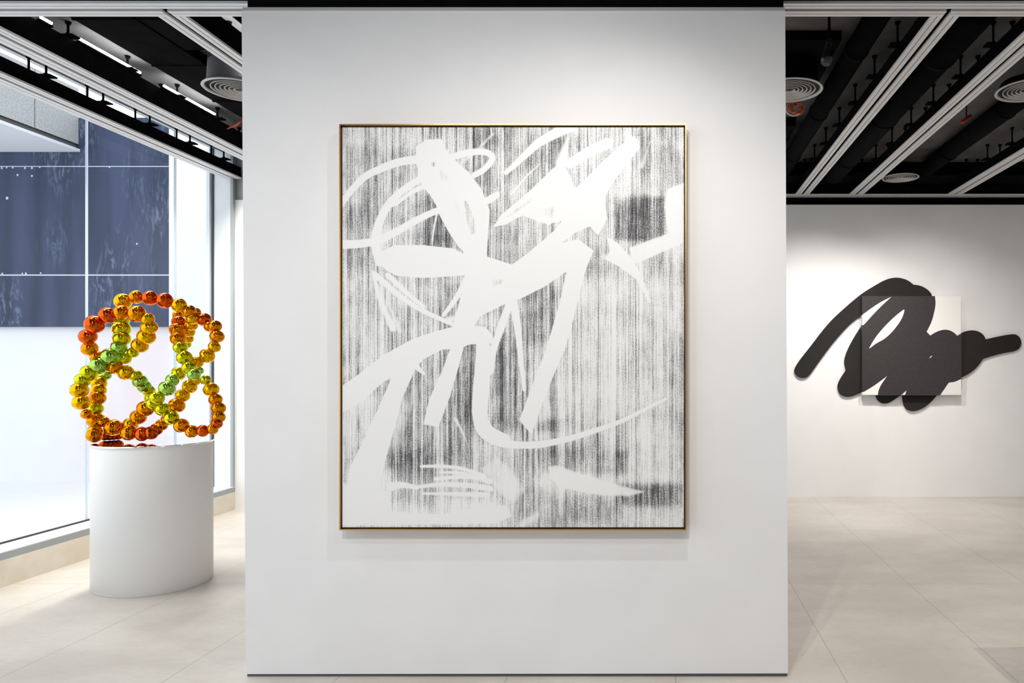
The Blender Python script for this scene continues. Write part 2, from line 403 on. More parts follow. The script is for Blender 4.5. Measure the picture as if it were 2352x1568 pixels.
yc = (YC0 + YC1) / 2
par(obj('flange', strip_bm('x', -4.6, 3.6, YC0, yc - SL), M['trim']), t)
cuts = [-4.6] + sorted([XL['a'], XL['b'], XL['c'], XR['a'], XR['b'], XR['c']]) + [3.6]
for i, (a, b2) in enumerate(zip(cuts, cuts[1:])):
    par(obj('flange', strip_bm('x', a + (SL if i else 0), b2 - (SL if i < len(cuts) - 2 else 0), yc + SL, YC1), M['trim']), t)
bm = bx(-4.6, 3.6, YC0 + .008, YC1 - .008, ZR + .045, 3.592); box(bm, -4.6, 3.6, yc - .068, yc + .068, ZR + .014, ZR + .05)
par(obj('channel_body', bm, M['black']), t)
t = thing('cross_rail', 'thin white edged rail along the top of the back wall under black bulkhead', 'ceiling rail', (1.5, YBK, ZR))
par(obj('flange', strip_bm('x', .3, 5.2, YBK, YBK + .055), M['trim']), t)
par(obj('flange', strip_bm('x', .3, 5.2, YBK + .075, YBK + .13), M['trim']), t)
par(obj('channel_body', bx(.3, 5.2, YBK + .01, YBK + .12, ZR + .013, 3.55), M['black']), t)

# glowing tubes on top of the second rail
xt = XL['b'] + .085
h = 2.118
def tube_light(x, y0, y1, lab):
    t = thing('tube_light', lab, 'light', (x, y0, EYE + h), 'glowing tube lights on the ceiling rails')
    par(obj('glowing_tube', tube(bmesh.new(), [(x, y0 + .01, EYE + h), (x, y1 - .01, EYE + h)], .008, 12), M['led']), t)
    par(obj('tray', bx(x - .02, x + .004, y0, y1, EYE + h - .024, EYE + h - .013), M['black']), t)
for pa, pb, lab in ((38, 55, 'short glowing white tube light where second rail meets the cross rail'),
                    (88, 168, 'long glowing white tube light, middle one on the second rail from the window'),
                    (196, 263, 'glowing white tube light on the second rail beside the orange tag')):
    tube_light(xt, h * F / (VY - pa), h * F / (VY - pb), lab)
tube_light(XL['c'] - .03, 4.15, 5.1, 'near hidden tube light added above the rail beside the silver necked round vent')  # hidden tubes added behind the rail to brighten the slab
tube_light(XL['c'] - .03, 5.3, 6.6, 'far hidden tube light added above the rail beside the silver necked round vent')

# ducts and pipes in the ceiling void
def pipe(X, Z, r, y0, y1, label):
    t = thing('duct_pipe', label, 'duct', (X, y0, Z), 'black round ducts under the slab')
    par(obj('pipe', tube(bmesh.new(), [(X, y0, Z), (X, y1, Z)], r, 28), M['black'], smooth=True), t)
    for y in np.arange(y0 + .6, y1, 1.2):
        par(obj('collar', tube(bmesh.new(), [(X, y, Z), (X, y + .03, Z)], r + .006, 28), M['black'], smooth=True), t)
pipe(1.26, 3.575, .075, 4.2, 7.85, 'black round duct pipe nearest the round vent beside the partition')
pipe(1.80, 3.565, .125, 4.2, 7.85, 'thick black round duct pipe between the first two rails right of partition')
pipe(2.80, 3.605, .085, 4.2, 7.85, 'thick black round duct pipe left of the far right rail')
pipe(-2.42, 3.56, .09, 4.2, 7.5, 'black round duct pipe against the left edge of the white partition')
def duct(x0, x1, y0, y1, z0, label):
    t = thing('duct_box', label, 'duct', ((x0+x1)/2, y0, z0), 'black box ducts under the slab')
    par(obj('duct_body', bx(x0, x1, y0, y1, z0, ZS - .002), M['black']), t)
    for y in np.arange(y0 + .35, y1 - .1, .7):
        par(obj('seam_flange', bx(x0 - .006, x1 + .006, y, y + .014, z0 - .006, ZS - .002), M['black']), t)
duct(-3.64, -3.26, 4.15, 7.5, 3.625, 'long black duct box beside the silver necked vent left of the partition')
duct(-3.24, -2.86, 5.50, 7.5, 3.625, 'black duct box behind the silver necked vent left of the partition')
duct(-3.24, -2.86, 4.15, 4.95, 3.625, 'black duct box in front of the silver necked vent left of the partition')
duct(.62, 1.16, 4.82, 5.60, 3.635, 'black duct box above the round vent right of the partition')
duct(.62, 1.16, 6.5, 7.9, 3.62, 'black duct box behind the round vent right of the partition')
for i, (y, lab) in enumerate(((7.95, 'black beam crossing the ceiling just before the back wall'),)):
    t = thing('ceiling_beam', lab, 'beam', (2, y, ZS))
    par(obj('beam_body', bx(.62, 5.1, y, y + .3, 3.56, ZS), M['black']), t)
    par(obj('beam_flange', bx(.62, 5.1, y - .03, y + .33, 3.545, 3.56), M['steel'] if False else M['black']), t)

# round ceiling diffusers
def vent(x, y, z, label, neck, top, r=.236):
    t = thing('round_vent', label, 'vent', (x, y, z), 'round ceiling air diffusers')
    bm = bmesh.new(); lathe(bm, [(r*.90, .012), (r*.915, .002), (r*.935, 0), (r*.985, .001), (r, .005), (r*.985, .010), (r*.90, .014)], 64)
    obj('outer_ring', bm, M['vent'], t, True)
    for k, q in enumerate((.76, .64, .52, .40, .28, .16)):
        bm = bmesh.new(); lathe(bm, [(r*q - .005, .013), (r*q - .0025, .003), (r*q + .0025, .002), (r*q + .003, .004), (r*q - .002, .014)], 48)
        obj('cone_ring', bm, M['vent'], t, True)
    bm = bmesh.new(); lathe(bm, [(.004, .050), (r*.86, .050), (r*.93, .011)], 48, cap0=True)
    obj('throat', bm, M['vent_in'], t, True)
    bm = bmesh.new(); lathe(bm, [(r*.93, .012), (r*.86, .05), (r*.82, top - z)], 48)
    obj('neck', bm, neck, t, True)
    return t
ZV = EYE + 1.95
vent(-3.03, 5.22, ZV, 'round vent with silver neck half hidden by left edge of the partition', M['neck'], ZS - .005)
vent(.885, 5.22, ZV, 'round vent half hidden by right edge of the partition, above orange cables', M['black'], 3.618)
vent(2.60, 5.22, ZV, 'round vent cut by the right edge of the picture', M['black'], 3.515)
vent(2.47, 7.70, ZV + .01, 'small dim round vent seen flat above the back wall', M['black'], 3.53, .19)

# cable coil, tag, spotlight, red pipe
t = thing('cable_coil', 'coil of orange cable hanging under the vent beside the partition', 'cable', (1.0, 5.62, 3.47))
random.seed(3)
for k in range(5):
    cx, cz, rr = 1.0 + random.uniform(-.03, .03), 3.475 + random.uniform(-.015, .015), .045 + random.uniform(-.008, .012)
    tilt = random.uniform(-.5, .5)
    pts = [(cx + rr*math.cos(a), 5.62 + rr*math.sin(a)*math.sin(tilt)*.6 + k*.008, cz + rr*math.sin(a)*.9) for a in [2*math.pi*i/24 for i in range(25)]]
    par(obj('cable_loop', tube(bmesh.new(), pts, .006, 8), M['orange'] if k != 2 else M['whitecable'], smooth=True), t)
par(obj('hanging_cable', tube(bmesh.new(), [(1.0, 5.64, 3.50), (.985, 5.64, 3.60), (.99, 5.64, ZS)], .008, 8), M['black'], smooth=True), t)
t = thing('cable_tie', 'small orange red plastic tag sticking out above second rail from window', 'tag', (-3.70, 6.25, 3.56))
par(obj('strip', tube(bmesh.new(), [(-3.815, 6.38, 3.555), (-3.76, 6.42, 3.60), (-3.71, 6.44, 3.655)], [.006, .011, .008], 8), M['tag'], smooth=True), t)
par(obj('cord', tube(bmesh.new(), [(-3.71, 6.44, 3.655), (-3.72, 6.45, ZS)], .003, 6), M['black']), t)
t = thing('spotlight', 'black glossy spotlight in the dark ceiling just right of the partition', 'light', (1.02, 4.6, 3.45))
par(obj('lamp_body', tube(bmesh.new(), [(1.0, 4.56, 3.385), (1.012, 4.585, 3.43), (1.03, 4.62, 3.50), (1.033, 4.626, 3.515)], [.034, .036, .034, .02], 24), M['blackgloss'], smooth=True), t)
par(obj('joint_ball', tube(bmesh.new(), [(1.035, 4.63, 3.515), (1.035, 4.63, 3.53), (1.035, 4.63, 3.555)], [.014, .024, .014], 20), M['blackgloss'], smooth=True), t)
par(obj('stem', tube(bmesh.new(), [(1.035, 4.63, 3.54), (1.035, 4.63, ZS)], .009, 12), M['black']), t)
yr = 6.0
t = thing('pipe_fitting', 'short dark red pipe fitting in the black ceiling of the right bay', 'pipe', (wx(2222, yr), yr, wz(268, yr)))
par(obj('pipe', tube(bmesh.new(), [(wx(2208, yr), yr - .02, wz(282, yr)), (wx(2234, yr), yr + .05, wz(262, yr))], .016, 14), M['red'], smooth=True), t)
par(obj('hanger', tube(bmesh.new(), [(wx(2222, yr), yr + .02, wz(268, yr)), (wx(2222, yr), yr + .02, ZS)], .005, 8), M['black']), t)

# ------------------------------------------------------------------ plinth
ZP = 0.972
t = thing('plinth', 'tall white oval plinth with mirror top standing by the window', 'plinth', (-3.55, 5.09, 0))
def oval(a, b2, th, z0, z1, bev=.002, n=96):
    bm = bmesh.new(); c, s = math.cos(th), math.sin(th)
    def ring(k, z): return [bm.verts.new(((a-k)*math.cos(q)*c - (b2-k)*math.sin(q)*s, (a-k)*math.cos(q)*s + (b2-k)*math.sin(q)*c, z)) for q in [2*math.pi*i/n for i in range(n)]]
    rs = [ring(bev, z0), ring(0, z0 + bev), ring(0, z1 - bev), ring(bev, z1)]
    for p, q in zip(rs, rs[1:]):
        for k in range(n): bm.faces.new((p[k], p[(k+1) % n], q[(k+1) % n], q[k]))
    bm.faces.new(rs[0][::-1]); bm.faces.new(rs[-1])
    return bm
def flat_smooth(o):
    for p in o.data.polygons: p.use_smooth = len(p.vertices) == 4
    return o
flat_smooth(obj('plinth_body', oval(.392, .350, R(135), 0, ZP - .012), M['plinth'], t))
flat_smooth(obj('mirror_top', oval(.394, .352, R(135), ZP - .012, ZP, .001), M['mirror'], t))

# ------------------------------------------------------------------ bead sculpture (pixels of a crop at 3.732 px per picture px)
STR = [
 # (start depth, depth of last, beads)
 (-.02, .20, 'top', [(568,195,70,'G'),(683,157,58,'O'),(800,165,63,'R'),(927,187,67,'R'),(1050,228,62,'G'),(1135,280,57,'O'),(1165,340,58,'G'),(1152,398,53,'G'),(1135,458,47,'G'),(1128,515,42,'G'),(1112,562,38,'Y')]),
 (.10, .02, 'tr', [(1190,293,46,'O'),(1265,350,58,'R'),(1315,410,48,'O'),(1358,408,54,'O'),(1375,495,58,'O'),(1352,585,51,'G'),(1290,660,63,'G'),(1205,715,51,'G')]),
 (.14, -.12, 'rc', [(1040,318,44,'O'),(1046,372,56,'R'),(1035,440,65,'O'),(1040,515,62,'O'),(1060,590,57,'Y'),(1095,675,63,'Y'),(1135,762,58,'Y'),(1178,820,52,'N')]),
 (.06, -.10, 'rl', [(1222,790,36,'N'),(1278,868,45,'Y'),(1325,950,63,'G'),(1362,1036,55,'O'),(1387,1110,58,'O'),(1388,1185,55,'O'),(1372,1240,48,'R'),(1338,1288,46,'O'),(1255,1302,52,'R'),(1160,1308,55,'O'),(1070,1258,62,'O'),(985,1195,61,'Y'),(908,1118,58,'Y')]),
 (-.14, .08, 'ng', [(860,1020,60,'Y'),(945,940,66,'N'),(992,868,54,'N'),(1045,812,60,'Y')]),
 (.10, -.06, 'dg', [(1182,872,48,'G'),(1140,925,60,'G'),(1080,1000,58,'G'),(1030,1085,66,'O'),(990,1142,38,'G'),(945,1205,48,'O'),(900,1252,50,'O'),(855,1290,52,'R'),(812,1320,58,'R'),(735,1330,62,'R'),(622,1318,68,'O'),(487,1276,72,'O'),(405,1225,46,'O')]),
 (-.14, -.02, 'tl', [(325,390,79,'R'),(437,313,69,'R'),(554,290,63,'O'),(688,300,72,'O'),(780,342,53,'G'),(793,417,66,'G'),(770,495,72,'G'),(715,570,67,'G'),(655,632,46,'Y'),(585,680,52,'Y')]),
 (-.11, .10, 'll', [(268,495,70,'R'),(283,598,65,'O'),(345,668,56,'O'),(425,715,50,'O'),(503,757,62,'O'),(595,805,65,'G'),(682,832,50,'Y'),(715,880,60,'N'),(752,925,56,'N'),(790,960,50,'Y'),(803,1022,48,'Y')]),
 (.0, -.16, 'ct', [(555,355,62,'Y'),(555,430,73,'Y'),(558,512,69,'Y'),(535,585,63,'N'),(465,668,77,'N'),(365,745,73,'N'),(277,808,69,'Y'),(221,870,61,'Y'),(194,955,70,'G'),(211,1060,69,'G'),(258,1160,46,'O')]),
 (.06, -.10, 'lc', [(428,825,40,'N'),(385,855,46,'Y'),(362,895,61,'G'),(360,952,60,'G'),(349,1020,66,'O'),(335,1112,60,'Y'),(341,1215,72,'O'),(330,1312,62,'G'),(322,1368,62,'O')]),
 (.06, .12, 'lb', [(412,1338,54,'R'),(455,1345,50,'R'),(492,1343,46,'R'),(530,1345,42,'R')]),
 (-.10, .0, 'lo', [(828,1072,54,'Y'),(762,1112,68,'O'),(700,1185,64,'O'),(632,1250,60,'G')]),
]
YS = 5.06
sculpt = thing('bead_sculpture', 'knotted sculpture of shiny amber, gold and lime glass beads on the white plinth', 'sculpture', (-3.55, 5.09, ZP))
bead_me = {}
def bead_mesh(k):
    if k not in bead_me:
        bm = bmesh.new()
        n = 40; prof = [(0.0001, -1)]
        for i in range(1, 28):
            a = -math.pi/2 + math.pi*i/28
            prof.append((math.cos(a), math.sin(a)))
        prof.append((0.0001, 1)); lathe(bm, prof, n)
        bmesh.ops.remove_doubles(bm, verts=bm.verts, dist=.001)
        me = bpy.data.meshes.new('bead'); bm.to_mesh(me); bm.free(); me.materials.append(BEADM[k])
        for p in me.polygons: p.use_smooth = True
        bead_me[k] = me
    return bead_me[k]
for d0, d1, nm, bl in STR:
    q = np.array([(b_[0], b_[1], b_[2]) for b_ in bl], float)
    need = [0.0]
    for i in range(1, len(q)):
        s = math.hypot(*(q[i, :2] - q[i-1, :2])); gp = .93 * (q[i, 2] + q[i-1, 2])
        need.append(need[-1] + math.sqrt(max(4.0, gp*gp - s*s)))
    need = np.array(need) / max(need[-1], 1e-6)
    for i, (cx, cy, r, k) in enumerate(bl):
        Y = YS + d0 + (d1 - d0) * need[i]
        px, py = 130 + cx/3.732, 640 + cy/3.732
        rr = r/3.732 * Y/F
        p = Vector((wx(px, Y), Y, wz(py, Y)))
        p.z = max(p.z, ZP + rr + .001)
        o = bpy.data.objects.new('bead', bead_mesh(k)); C.objects.link(o); o.parent = sculpt
        o.location = p - sculpt.location
        # beads are slightly flattened along the thread
        j = min(i + 1, len(bl) - 1); j0 = max(i - 1, 0)
        dirv = Vector(((q[j, 0]-q[j0, 0]), (need[j]-need[j0])*(d1-d0)*900, -(q[j, 1]-q[j0, 1])))
        o.rotation_euler = dirv.to_track_quat('Z', 'Y').to_euler()
        o.scale = (rr, rr, rr*.93)

# ------------------------------------------------------------------ the big framed painting
YP = YW - .075
pt = thing('framed_painting', 'large black and white abstract painting in thin brass frame on white partition', 'painting', (wx(1178, YP), YW, wz(1217, YP)))
L, Rr, T, B = wx(779, YP), wx(1576.5, YP), wz(284.5, YP), wz(1217.5, YP)
def frame_bm(l, r, t, b_, w_, y0, y1):
    bm = bmesh.new()
    box(bm, l, r, y0, y1, t - w_, t); box(bm, l, r, y0, y1, b_, b_ + w_)
    box(bm, l, l + w_, y0, y1, b_ + w_, t - w_); box(bm, r - w_, r, y0, y1, b_ + w_, t - w_)
    return bm
par(obj('brass_edge', frame_bm(L, Rr, T, B, .0055, YP, YW - .002), M['gold']), pt)
par(obj('backing_tray', bx(L + .005, Rr - .005, YP + .05, YP + .06, B + .005, T - .005), M['inner']), pt)
# pigment map: how dark the ground is and where white strokes lie over it
PX0, PX1, PY0, PY1 = 785.0, 1571.5, 291.5, 1211.5
st = 2.0
gx = np.linspace(PX0, PX1, int((PX1-PX0)/st)+1); gy = np.linspace(PY0, PY1, int((PY1-PY0)/st)+1)
XX, YY = np.meshgrid(gx, gy)
D = np.full(XX.shape, .44)
def blob(x0, x1, y0, y1, val, soft=22):
    global D
    def sg(a): return 1/(1+np.exp(-np.clip(a, -40, 40)))
    k = sg((XX-x0)/soft*3)*sg((x1-XX)/soft*3)*sg((YY-y0)/soft*3)*sg((y1-YY)/soft*3)
    D = D*(1-k) + val*k
for a in [(785,960,291,345,.34),(785,960,345,470,.50),(785,860,470,640,.60),(785,850,640,800,.38),(960,1070,440,580,.68),(1070,1200,291,420,.60),(1090,1170,291,330,.74),
          (1180,1260,291,420,.62),(1270,1350,291,330,.58),(1350,1440,300,380,.38),(1470,1571,300,440,.55),(1120,1190,480,620,.58),(1190,1290,500,560,.45),
          (1412,1528,450,552,.86,8),(1400,1440,340,460,.30),(1535,1571,440,620,.30,10),(1340,1420,560,760,.48),(1440,1571,600,760,.34),(1480,1530,570,640,.60),
          (1180,1300,650,790,.70),(870,960,620,760,.40),(1000,1060,650,740,.60),(960,1060,600,650,.45),(870,930,700,800,.50),(785,860,760,870,.42),
          (1290,1440,640,960,.28),(1430,1490,720,900,.46),(1490,1571,760,960,.38),(1100,1120,760,960,.5),(1120,1200,760,990,.66),(1040,1110,780,1000,.70),(970,1040,800,870,.68),
          (920,1000,840,1040,.62),(850,900,870,1020,.42),(785,850,900,1080,.34),(890,1000,1030,1110,.76),(1000,1090,960,1070,.62),(1110,1210,1030,1180,.40),
          (1200,1360,1030,1080,.64),(1360,1425,1035,1080,.42),(1372,1430,1036,1105,.66,9),(1424,1462,1036,1122,.90,7),(1228,1290,965,992,.72,9),(1250,1460,1090,1140,.16,14),(1440,1540,960,1140,.28),(1170,1230,1050,1140,.48),
          (1180,1420,1130,1200,.56),(1420,1571,1110,1165,.80,12),(1400,1571,1170,1205,.44),(785,900,1080,1205,.02),(890,1160,1145,1200,.08),(785,1160,1196,1212,.30,5),
          (1020,1140,1090,1140,.40),(900,1000,1120,1160,.52),(1160,1300,1195,1212,.5,6),(1430,1571,1192,1206,.3),(1568,1572,291,1212,.5,2)]: blob(*a)
D = .47 + (D - .44)*.86
W_ = np.zeros(XX.shape)
def stroke(pts, w0, w1=None, opa=1.0, soft=3.0, sm=True):
    """a brush mark: smoothed polyline with width in picture pixels"""
    global W_
    p = np.array(pts, float)
    if sm and len(p) > 2:                                   # Catmull-Rom
        q = np.vstack([2*p[0]-p[1], p, 2*p[-1]-p[-2]]); out = []
        for i in range(1, len(q)-2):
            for u in np.linspace(0, 1, 9, endpoint=False):
                out.append(.5*((2*q[i]) + (-q[i-1]+q[i+1])*u + (2*q[i-1]-5*q[i]+4*q[i+1]-q[i+2])*u*u + (-q[i-1]+3*q[i]-3*q[i+1]+q[i+2])*u**3))
        out.append(q[-2]); p = np.array(out)
    w1 = w0 if w1 is None else w1
    ws = np.linspace(w0, w1, len(p))/2
    pad = max(w0, w1)/2 + 10
    ix = np.where((gx > p[:,0].min()-pad) & (gx < p[:,0].max()+pad))[0]; iy = np.where((gy > p[:,1].min()-pad) & (gy < p[:,1].max()+pad))[0]
    if not len(ix) or not len(iy): return
    sl = (slice(iy[0], iy[-1]+1), slice(ix[0], ix[-1]+1)); x, y = XX[sl], YY[sl]
    best = np.full(x.shape, -1e9)
    for i in range(len(p)-1):
        a, d = p[i], p[i+1]-p[i]; L2 = max(d@d, 1e-6)
        u = ((x-a[0])*d[0]+(y-a[1])*d[1])/L2
        lim = .15 if (i in (0, len(p)-2)) else 1.0
        u = np.clip(u, 0, 1)
        dist = np.hypot(x-a[0]-u*d[0], y-a[1]-u*d[1])
        best = np.maximum(best, ws[i] + (ws[i+1]-ws[i])*u - dist)
    k = 1/(1+np.exp(-np.clip(best/soft*2.2, -40, 40)))*opa
    W_[sl] = np.maximum(W_[sl], k)
def Z(pts): return np.array([(770 + x/1.633, 270 + y/1.633) for x, y in pts], float)
def patch(pts, opa=1.0, soft=3.4, cut=False):
    """a filled brush patch given by its outline"""
    global W_
    p = Z(pts); pad = 8
    ix = np.where((gx > p[:,0].min()-pad) & (gx < p[:,0].max()+pad))[0]; iy = np.where((gy > p[:,1].min()-pad) & (gy < p[:,1].max()+pad))[0]
    sl = (slice(iy[0], iy[-1]+1), slice(ix[0], ix[-1]+1)); x, y = XX[sl], YY[sl]
    ins = np.zeros(x.shape, bool); dm = np.full(x.shape, 1e9)
    for i in range(len(p)):
        a, c2 = p[i], p[(i+1) % len(p)]; d = c2 - a
        u = np.clip(((x-a[0])*d[0]+(y-a[1])*d[1])/max(d@d, 1e-6), 0, 1); dm = np.minimum(dm, np.hypot(x-a[0]-u*d[0], y-a[1]-u*d[1]))
        cr = (a[1] > y) != (c2[1] > y)
        with np.errstate(all='ignore'): ins ^= cr & (x < d[0]*(y-a[1])/(d[1] if d[1] else 1e-9) + a[0])
    k = opa/(1+np.exp(-np.clip(np.where(ins, dm, -dm)/soft*2.2, -40, 40)))
    W_[sl] = W_[sl]*(1-k) if cut else np.maximum(W_[sl], k)
def S(pts, w0, w1=None, opa=1.0, soft=4.5): stroke(Z(pts), w0/1.633, (w0 if w1 is None else w1)/1.633, opa, soft)
# vertical body and its two rays
patch([(300,110),(340,82),(395,78),(415,120),(450,160),(500,205),(545,265),(565,312),(578,350),(572,430),(566,525),(560,620),(520,780),(440,780),(490,600),(480,500),(460,482),(420,420),(385,355),(350,285),(330,260),(305,180)])
patch([(480,300),(505,330),(522,385),(526,435),(508,440),(490,380)], .9, 3, True)
patch([(358,163),(378,165),(372,185),(358,182)], .8, 3, True)
patch([(375,195),(400,180),(430,215),(425,245),(390,250)], .55, 8, True)
patch([(430,270),(470,310),(500,430),(485,445),(450,380),(425,320)], .45, 8, True)
patch([(330,278),(352,285),(384,340),(376,350),(330,360)], .8, 3, True)
# upper right mass and rays
patch([(590,410),(620,365),(700,300),(760,245),(815,190),(850,170),(880,215),(900,262),(985,180),(1110,68),(1137,82),(1142,110),(1095,170),(1050,228),(1010,295),(1018,378),(985,440),(955,405),(900,430),(820,490),(740,530),(690,552),(660,552),(720,510),(790,450),(835,410),(850,385),(800,400),(740,380),(700,365),(640,398)])
patch([(770,330),(830,320),(835,350),(815,395),(775,370)], .55, 9, True)
patch([(900,215),(985,180),(1000,190),(960,235),(905,300),(890,260)], .35, 9, True)
patch([(600,398),(680,335),(745,290),(735,320),(660,370)], .6, 4, True)
S([(880,172),(950,128),(1020,95)],34,40)
S([(640,205),(700,150),(760,95),(830,55),(880,30)],18,46,.85,5)
S([(660,285),(720,215),(765,175)],12,8,.7,5)
S([(850,170),(860,120),(880,60)],60,20,.6,9)
S([(570,310),(605,288)],26,22)
S([(470,170),(520,130),(590,60)],16,20,.55,6)
S([(1150,180),(1180,90)],30,16,.5,7)
S([(1190,170),(1240,130),(1310,100)],26,30,.4,8)
# lower arm with its leg
patch([(480,520),(566,520),(668,553),(780,505),(850,470),(910,455),(968,498),(942,560),(925,620),(905,700),(880,800),(860,870),(820,960),(765,1100),(735,1188),(690,1135),(740,1000),(790,870),(840,700),(868,575),(780,635),(690,680),(640,695),(540,745),(520,780),(470,770),(490,620)])
patch([(572,598),(640,600),(625,630),(590,640)], .6, 6, True)
patch([(1018,445),(1060,470),(1110,525),(1148,590),(1150,625),(1110,590),(1060,555),(1012,530),(1030,500)], .9, 4)
S([(1140,600),(1180,690)],22,10,.8,4)
S([(1010,520),(1060,540),(1120,580)],40,30,.5,8)
S([(840,495),(900,450)],4,2,.0)
# left loops
S([(18,325),(60,270),(110,220),(170,190),(240,165),(310,155)],22,30)
S([(12,475),(90,472),(160,458),(230,425),(310,380),(385,345)],32,22)
S([(345,215),(290,245),(230,290),(185,345),(158,410),(148,470),(165,540)],22,34)
S([(350,250),(290,275),(225,325)],14,12,.95)
S([(330,260),(250,300),(200,340)],12,8,.8,4)
S([(205,180),(240,230),(190,330)],12,10,.5,6)
S([(430,148),(500,130),(560,128),(588,150),(560,190),(520,215)],24,20)
S([(380,355),(370,410),(362,470)],10,6,.8,4)
patch([(143,470),(150,530),(190,572),(230,592),(330,600),(485,590),(490,515),(440,490),(330,478),(220,478),(175,500)])
patch([(285,540),(330,535),(410,545),(400,556),(330,552),(288,552)], .45, 5, True)
S([(150,590),(230,660),(320,720),(450,780)],20,14)
S([(195,590),(260,650),(330,710)],22,16,.8,5)
S([(495,600),(450,680),(405,740)],22,12)
S([(140,580),(170,690),(215,790)],18,30,.7,6)
S([(200,620),(200,700),(240,800)],26,30,.55,8)
# arch with legs on the left
patch([(18,1010),(90,960),(180,890),(290,830),(380,800),(480,775),(560,785),(590,815),(585,845),(500,850),(480,860),(465,920),(430,1040),(400,1120),(385,1160),(330,1150),(350,1060),(400,950),(430,868),(400,868),(330,905),(300,940),(250,1050),(215,1180),(185,1290),(160,1400),(100,1440),(30,1440),(60,1300),(110,1200),(160,1090),(210,975),(180,990),(100,1060),(18,1110)])
patch([(18,1040),(110,1010),(120,1060),(80,1180),(60,1290),(18,1290)], .45, 10)
S([(300,930),(330,960)],22,10)
S([(450,1130),(480,1190),(500,1240)],20,8,.62,6)
S([(310,1010),(260,1100),(215,1240)],60,80,.4,12)
S([(420,760),(500,740)],40,40,.6,10)
# the U shaped mark
S([(552,845),(545,920),(535,1010),(530,1110),(550,1180),(620,1220),(740,1228),(860,1208),(980,1172),(1080,1135),(1160,1095),(1240,1055)],44,8)
S([(556,860),(556,1000),(552,1120),(575,1170),(640,1205)],46,30)
S([(600,1172),(660,1192),(740,1196),(850,1184)],3,3,.0)
S([(650,705),(620,790),(592,870),(580,950)],26,26)
S([(668,690),(685,800),(695,900),(708,1020)],30,12)
S([(635,715),(600,800)],10,6,.7,4)
# low arcs and wiped areas
def T(pts): return [(x*.604-44, 653+.604*y) for x, y in pts]
patch(T([(960,1095),(1080,1000),(1220,1150),(1262,1230),(1180,1345),(1060,1240)]), .5, 8)
patch(T([(1385,1080),(1450,1070),(1560,1110),(1750,1170),(1940,1222),(2030,1238),(1900,1278),(1700,1270),(1500,1230),(1400,1165)]), .56, 5)
patch(T([(1940,740),(2030,760),(2040,1235),(1950,1225)]), .40, 12)
patch(T([(2060,900),(2140,900),(2150,1215),(2070,1230)]), .42, 9)
patch(T([(1480,480),(1640,560),(1640,760),(1520,820),(1420,760)]), .30, 20)
patch(T([(1230,1330),(1500,1405),(1700,1450),(1500,1450),(1250,1380)]), .40, 7)
S([(320,1308),(400,1308),(480,1318),(560,1345)],10,14,.95)
S([(375,1355),(460,1348),(560,1352)],14,16,.85,4)
S([(310,1385),(400,1376),(500,1380),(580,1392)],12,22,.95)
S([(205,1385),(250,1378),(305,1388)],30,14,.95)
S([(330,1410),(450,1412),(570,1415)],10,22,.8,5)
S([(390,1330),(480,1335),(580,1365)],10,24,.75,5)
patch([(1240,266),(1309,238),(1309,470),(1200,520),(1110,560),(1098,485),(1180,455),(1245,430),(1238,395),(1232,330)], .58, 4)
S([(1240,290),(1310,250)],22,26,.5,7)
S([(1200,720),(1190,860),(1210,1000)],30,40,.35,12)
S([(930,660),(1000,640),(1100,700)],60,60,.3,14)
S([(760,1490),(700,1525)],34,44,.5,8)
S([(860,1400),(800,1450),(740,1500)],12,16,.5,6)
patch([(18,1370),(100,1400),(200,1405),(210,1480),(400,1490),(500,1470),(640,1455),(660,1495),(600,1522),(200,1528),(18,1528)], .95, 8)
XXm, ZZm = wx(XX, YP), wz(YY, YP)
ny, nx = XX.shape
me = bpy.data.meshes.new('canvas')
idx = np.arange(ny*nx).reshape(ny, nx)
yc_ = YP + .006
vs = np.stack([XXm.ravel() - pt.location.x, np.full(ny*nx, yc_ - pt.location.y), ZZm.ravel() - pt.location.z], 1)
# rim behind the face so that the canvas is a solid block
rim = np.concatenate([idx[0, :], idx[1:, -1], idx[-1, -2::-1], idx[-2:0:-1, 0]])
back = vs[rim].copy(); back[:, 1] += .026
nb = len(rim); off = ny*nx
quads = np.stack([idx[:-1, :-1], idx[1:, :-1], idx[1:, 1:], idx[:-1, 1:]], -1).reshape(-1, 4)
ar = np.arange(nb); rq = np.stack([rim[ar], rim[(ar+1) % nb], off + (ar+1) % nb, off + ar], 1)
allv = np.vstack([vs, back]); allq = np.vstack([quads, rq])
me.vertices.add(len(allv)); me.vertices.foreach_set('co', allv.ravel())
me.loops.add(allq.size); me.loops.foreach_set('vertex_index', allq.ravel().astype(np.int32))
me.polygons.add(len(allq)); me.polygons.foreach_set('loop_start', np.arange(0, allq.size, 4, dtype=np.int32)); me.polygons.foreach_set('loop_total', np.full(len(allq), 4, dtype=np.int32))
me.update(calc_edges=True); me.validate()
at = me.attributes.new('pigment', 'FLOAT_COLOR', 'POINT')
colr = np.zeros((len(allv), 4), np.float32); colr[:, 3] = 1
colr[:off, 0] = D.ravel(); colr[:off, 1] = W_.ravel(); colr[off:, 1] = 1
at.data.foreach_set('color', colr.ravel())
m = mat('brushed_ink_on_canvas', (.8, .8, .8), .7, spec=.2); g = G(m); o = g.obj()
av = g.n('ShaderNodeAttribute', attribute_name='pigment'); sp = g.t.nodes.new('ShaderNodeSeparateColor'); g.l(av.outputs['Color'], sp.inputs[0])
Dn, Wn = sp.outputs[0], sp.outputs[1]
wob = g.map(o, (1, 0, 1))
fine = g.noise(g.map(wob, (190, 0, .7)), 1.0, 3, .65)      # thin vertical drag lines
bands = g.noise(g.map(wob, (46, 0, .9)), 1.0, 3, .55)      # broader bands of drag
cloud = g.noise(wob, 7, 4, .6)
